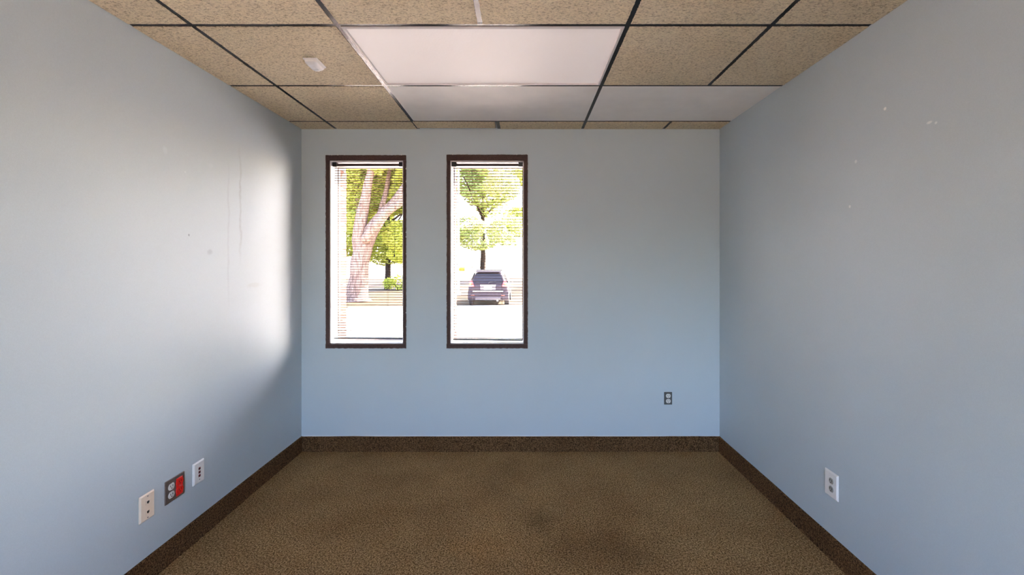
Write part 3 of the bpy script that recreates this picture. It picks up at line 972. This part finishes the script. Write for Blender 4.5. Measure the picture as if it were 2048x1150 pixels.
generic_tree(775, 31, 11, 4.2, 'leaf', 'bark_dark', 'slim dark-trunked tree behind the big forked tree', 21, 42000, .22)
generic_tree(965, 36, 13, 4.4, 'leaf2', 'bark_dark', 'leafy tree rising behind the parked car', 35, 42000, .30)
generic_tree(1085, 46, 13, 4.6, 'leaf', 'bark_dark', 'leafy tree to the right of the parked car', 8, 42000, .34)
generic_tree(440, 30, 12, 4.8, 'leaf2', 'bark_dark', 'leafy tree far left of the big forked tree', 15, 42000, .3)
generic_tree(1400, 40, 13, 5, 'leaf2', 'bark_dark', 'leafy tree far to the right across the lawn', 17, 42000, .3)
generic_tree(300, 38, 13, 5, 'leaf', 'bark_dark', 'leafy tree at the far left of the lawn', 19, 42000, .3)

# shrub by the dark trunk
sh = tag(empty('shrub', ((797 - 1047) / FPX * 29.5, 29.5, GZ + .03)), 'low yellow-green shrub on the lawn by the slim dark-trunked tree', 'shrub')
me = leaf_cloud([(0, 0, .55, .9, .6, .55), (-.7, .2, .45, .5, .4, .4), (.9, .1, .6, .7, .5, .6)], 900, .2, random.Random(5)); me.materials.append(MAT['leaf'])
f = bpy.data.objects.new('foliage', me); COL.objects.link(f); f.parent = sh; f['kind'] = 'stuff'
bm = bmesh.new()
for k in range(7): add_tube(bm, [(0, 0, -.05), (random.uniform(-.5, .5), random.uniform(-.2, .2), .5)], [.03, .012], 5)
obj('stem', bm, 'bark_dark', sh)

# tall white pole with a yellow sign
MAT['post_white'] = simple_mat('post_white', (0.75, 0.75, 0.74), 0.5)
MAT['sign_yellow'] = simple_mat('sign_yellow', (0.30, 0.22, 0.004), 0.6)
PD = 25.0
lp = tag(empty('tall_pole', ((916.5 - 1047) / FPX * PD, PD, GZ + .03)), 'tall slim white pole with a small yellow sign near the parked car', 'pole')
bm = bmesh.new(); add_tube(bm, [(0, 0, 0), (0, 0, .12), (0, 0, .13), (0, 0, 8.0)], [.16, .16, .075, .06], 14)
obj('pole', bm, 'post_white', lp, True)
bm = bmesh.new(); add_tube(bm, [(0, 0, 7.99), (0, 0, 8.03), (0, 0, 8.09), (0, 0, 8.12)], [.05, .09, .08, .03], 12); obj('finial', bm, 'post_white', lp, True)
obj('sign', box(.05, .41, -.095, -.080, 1.42, 1.64, .004), 'sign_yellow', lp)
obj('sign_bracket', box(-.06, .2, -.082, -.05, 1.50, 1.54), 'post_white', lp)

# ------------------------------------------------------------------ parked car, seen from behind
def car_paint():
    m, nt, out = new_mat('car_paint')
    co = objco(nt)
    f = noise_tex(nt, co, 500.0, 1.0)
    p = principled(nt, out, ramp(nt, f, [(0.3, (0.016, 0.013, 0.016)), (0.7, (0.023, 0.019, 0.024))]), 0.35, 0.0, 0.06)
    p.inputs['Coat Weight'].default_value = 0.0
    p.inputs['Coat Roughness'].default_value = 0.04
    return m
MAT['car'] = car_paint()
MAT['car_glass'] = simple_mat('car_glass', (0.010, 0.009, 0.011), 0.05, 0, 0.15, 0.1)
MAT['tyre'] = simple_mat('tyre', (0.018, 0.017, 0.018), 0.85)
MAT['rim'] = simple_mat('rim', (0.45, 0.45, 0.46), 0.3, 0.8)
MAT['bumper_black'] = simple_mat('bumper_black', (0.035, 0.03, 0.034), 0.6)
MAT['plate_white'] = simple_mat('plate_white', (0.80, 0.80, 0.78), 0.5)
MAT['tail_red'] = simple_mat('tail_red', (0.42, 0.035, 0.02), 0.15, 0, 0.6)
MAT['tail_amber'] = simple_mat('tail_amber', (0.60, 0.25, 0.04), 0.15, 0, 0.6)
MAT['chrome'] = simple_mat('chrome', (0.75, 0.74, 0.75), 0.12, 1.0)
MAT['rail_grey'] = simple_mat('rail_grey', (0.10, 0.095, 0.10), 0.4)

CD = 18.4
car = tag(empty('car', ((976 - 1047) / FPX * CD, CD, GZ)), 'black hatchback parked facing away outside the window nearer the middle', 'car')
# local: x right, y forward (rear face at y = 0), z up
def section(y, hw, zb_, zs_, zt_, hwt, n=7):
    """closed cross-section: sill half width hw, shoulder height zs_, top zt_ with half width hwt"""
    pts = []
    for s in (1, -1):
        half = [(hw * .90, zb_), (hw * .97, zb_ + .06), (hw, zb_ + (zs_ - zb_) * .5), (hw * .985, zs_ - .06), (hw * .955, zs_), (hwt + .05, zs_ + (zt_ - zs_) * .55) if zt_ - zs_ > .12 else (hw * .90, zs_ + (zt_ - zs_) * .4), (hwt, zt_ - .05) if zt_ - zs_ > .12 else (hwt, zt_ - .01), (hwt * .82, zt_ - .008), (hwt * .4, zt_)]
        if s == 1: pts += [(x, y, z) for x, z in half]
        else: pts += [(-x, y, z) for x, z in half[::-1]]
    return pts
secs = [
    section(0.00, .78, .42, .84, .92, .70), section(0.05, .86, .36, .90, 1.02, .74), section(0.16, .895, .32, .96, 1.22, .70),
    section(0.34, .90, .30, .98, 1.46, .63), section(0.52, .90, .30, .98, 1.56, .60), section(1.2, .90, .28, .97, 1.60, .62),
    section(2.0, .90, .28, .96, 1.59, .62), section(2.6, .90, .28, .95, 1.48, .60), section(3.2, .895, .28, .95, 1.02, .72),
    section(3.8, .87, .30, .88, .94, .68), section(4.2, .80, .34, .74, .80, .60), section(4.32, .66, .42, .62, .66, .5)]
body = obj('body', add_rings(bmesh.new(), secs), 'car', car, True)
md = body.modifiers.new('sub', 'SUBSURF'); md.levels = 1; md.render_levels = 2
def quad_slab(name, pts, nrm, t, mat, parent, bev=0.0):
    bm = bmesh.new(); nv = Vector(nrm).normalized() * t
    add_rings(bm, [[Vector(p) for p in pts], [Vector(p) + nv for p in pts]])
    if bev: bmesh.ops.bevel(bm, geom=list(bm.edges), offset=bev, segments=2, affect='EDGES')
    return obj(name, bm, mat, parent)
# rear window with rounded corners, raked forward
def rear_pt(x, z):
    y = 0.06 + (z - 1.02) * .60
    return (x, y, z)
rw = []
for x, z in ((-.60, 1.07), (-.50, 1.04), (0, 1.03), (.50, 1.04), (.60, 1.07), (.555, 1.36), (.51, 1.42), (.30, 1.445), (0, 1.45), (-.30, 1.445), (-.51, 1.42), (-.555, 1.36)):
    rw.append(rear_pt(x, z))
quad_slab('rear_window', rw, (0, -.86, .51), .035, 'car_glass', car)
bm = bmesh.new(); add_tube(bm, [rear_pt(.02, 1.03), (.05, -.0, 1.09), (.34, .03, 1.13)], .012, 6); obj('rear_wiper', bm, 'tyre', car)
# roof spoiler
quad_slab('spoiler', [(-.56, .22, 1.52), (.56, .22, 1.52), (.58, .60, 1.585), (-.58, .60, 1.585)], (0, 0, 1), .045, 'car', car)
for s in (-1, 1):
    bm = bmesh.new(); add_tube(bm, [(s * .56, .7, 1.58), (s * .57, .8, 1.64), (s * .57, 2.0, 1.64), (s * .56, 2.1, 1.57)], .018, 6); obj('roof_rail', bm, 'rail_grey', car)
    # tail lamps
    tl = quad_slab('tail_light', [(s * .60, -.005, .90), (s * .845, .05, .88), (s * .80, .10, 1.16), (s * .70, .085, 1.16)], (0, -1, 0.1), .035, 'tail_red', car, .008)
    quad_slab('indicator_lens', [(s * .72, -.02, .98), (s * .82, .01, .97), (s * .80, .04, 1.06), (s * .72, .02, 1.06)], (0, -1, .1), .03, 'tail_amber', tl)
    # side windows
    for y0, y1_ in ((.62, 1.30), (1.38, 2.30)):
        quad_slab('side_window', [(s * .86, y0, 1.02), (s * .86, y1_, 1.01), (s * .685, y1_ - .06, 1.46), (s * .685, y0 + .1, 1.46)], (s, 0, .4), .018, 'car_glass', car)
    bm = box(s * .99 - .09, s * .99 + .09, 2.55, 2.70, .98, 1.12, .03, 2); mr = obj('side_mirror', bm, 'car', car)
    obj('mirror_glass', box(s * .99 - .07, s * .99 + .07, 2.54, 2.551, 1.0, 1.10), 'chrome', mr)
    obj('reflector', box(s * .66 - .07, s * .66 + .07, -.085, -.07, .50, .53), 'tail_red', car)
# bumper with a chrome-bright ledge
bm = bmesh.new()
add_rings(bm, [[(x, -.02 + .12 * (abs(x) / .88) ** 3 + dy, z) for (dy, z) in ((.05, .30), (-.06, .34), (-.075, .50), (-.06, .66), (-.01, .70), (.10, .70), (.10, .30))] for x in (-.885, -.80, -.6, -.3, 0, .3, .6, .80, .885)])
obj('bumper', bm, 'car', car, False)
obj('bumper_ledge', box(-.66, .66, -.085, .0, .685, .712, .008), 'chrome', car)
obj('bumper_insert', box(-.55, .55, -.105, -.06, .33, .43, .01), 'bumper_black', car)
obj('license_plate', box(-.17, .17, -.040, -.018, .765, .90, .006), 'plate_white', car)
obj('plate_recess', box(-.34, .34, -.030, -.005, .735, .945, .01), 'bumper_black', car)
obj('garnish', box(-.34, .34, -.045, -.01, .945, .972, .008), 'chrome', car)
bm = bmesh.new(); add_tube(bm, [(.42, -.10, .285), (.42, .3, .285)], .035, 10); obj('exhaust', bm, 'chrome', car)
def wheel(x, y, s):
    w_ = empty('wheel', (x, y, .33)); w_.parent = car
    def ring(r, xx): return [(xx, r * math.cos(q * math.pi / 12), r * math.sin(q * math.pi / 12)) for q in range(24)]
    obj('tyre', add_rings(bmesh.new(), [ring(.21, -.10), ring(.31, -.105), ring(.33, -.08), ring(.33, .08), ring(.31, .105), ring(.21, .10)]), 'tyre', w_)
    obj('rim', add_rings(bmesh.new(), [ring(.215, -.09), ring(.215, .09), ring(.19, s * .07 + .001), ring(.05, s * .085), ring(.02, s * .09)]), 'rim', w_)
for s in (-1, 1):
    wheel(s * .80, .80, s); wheel(s * .80, 3.45, s)
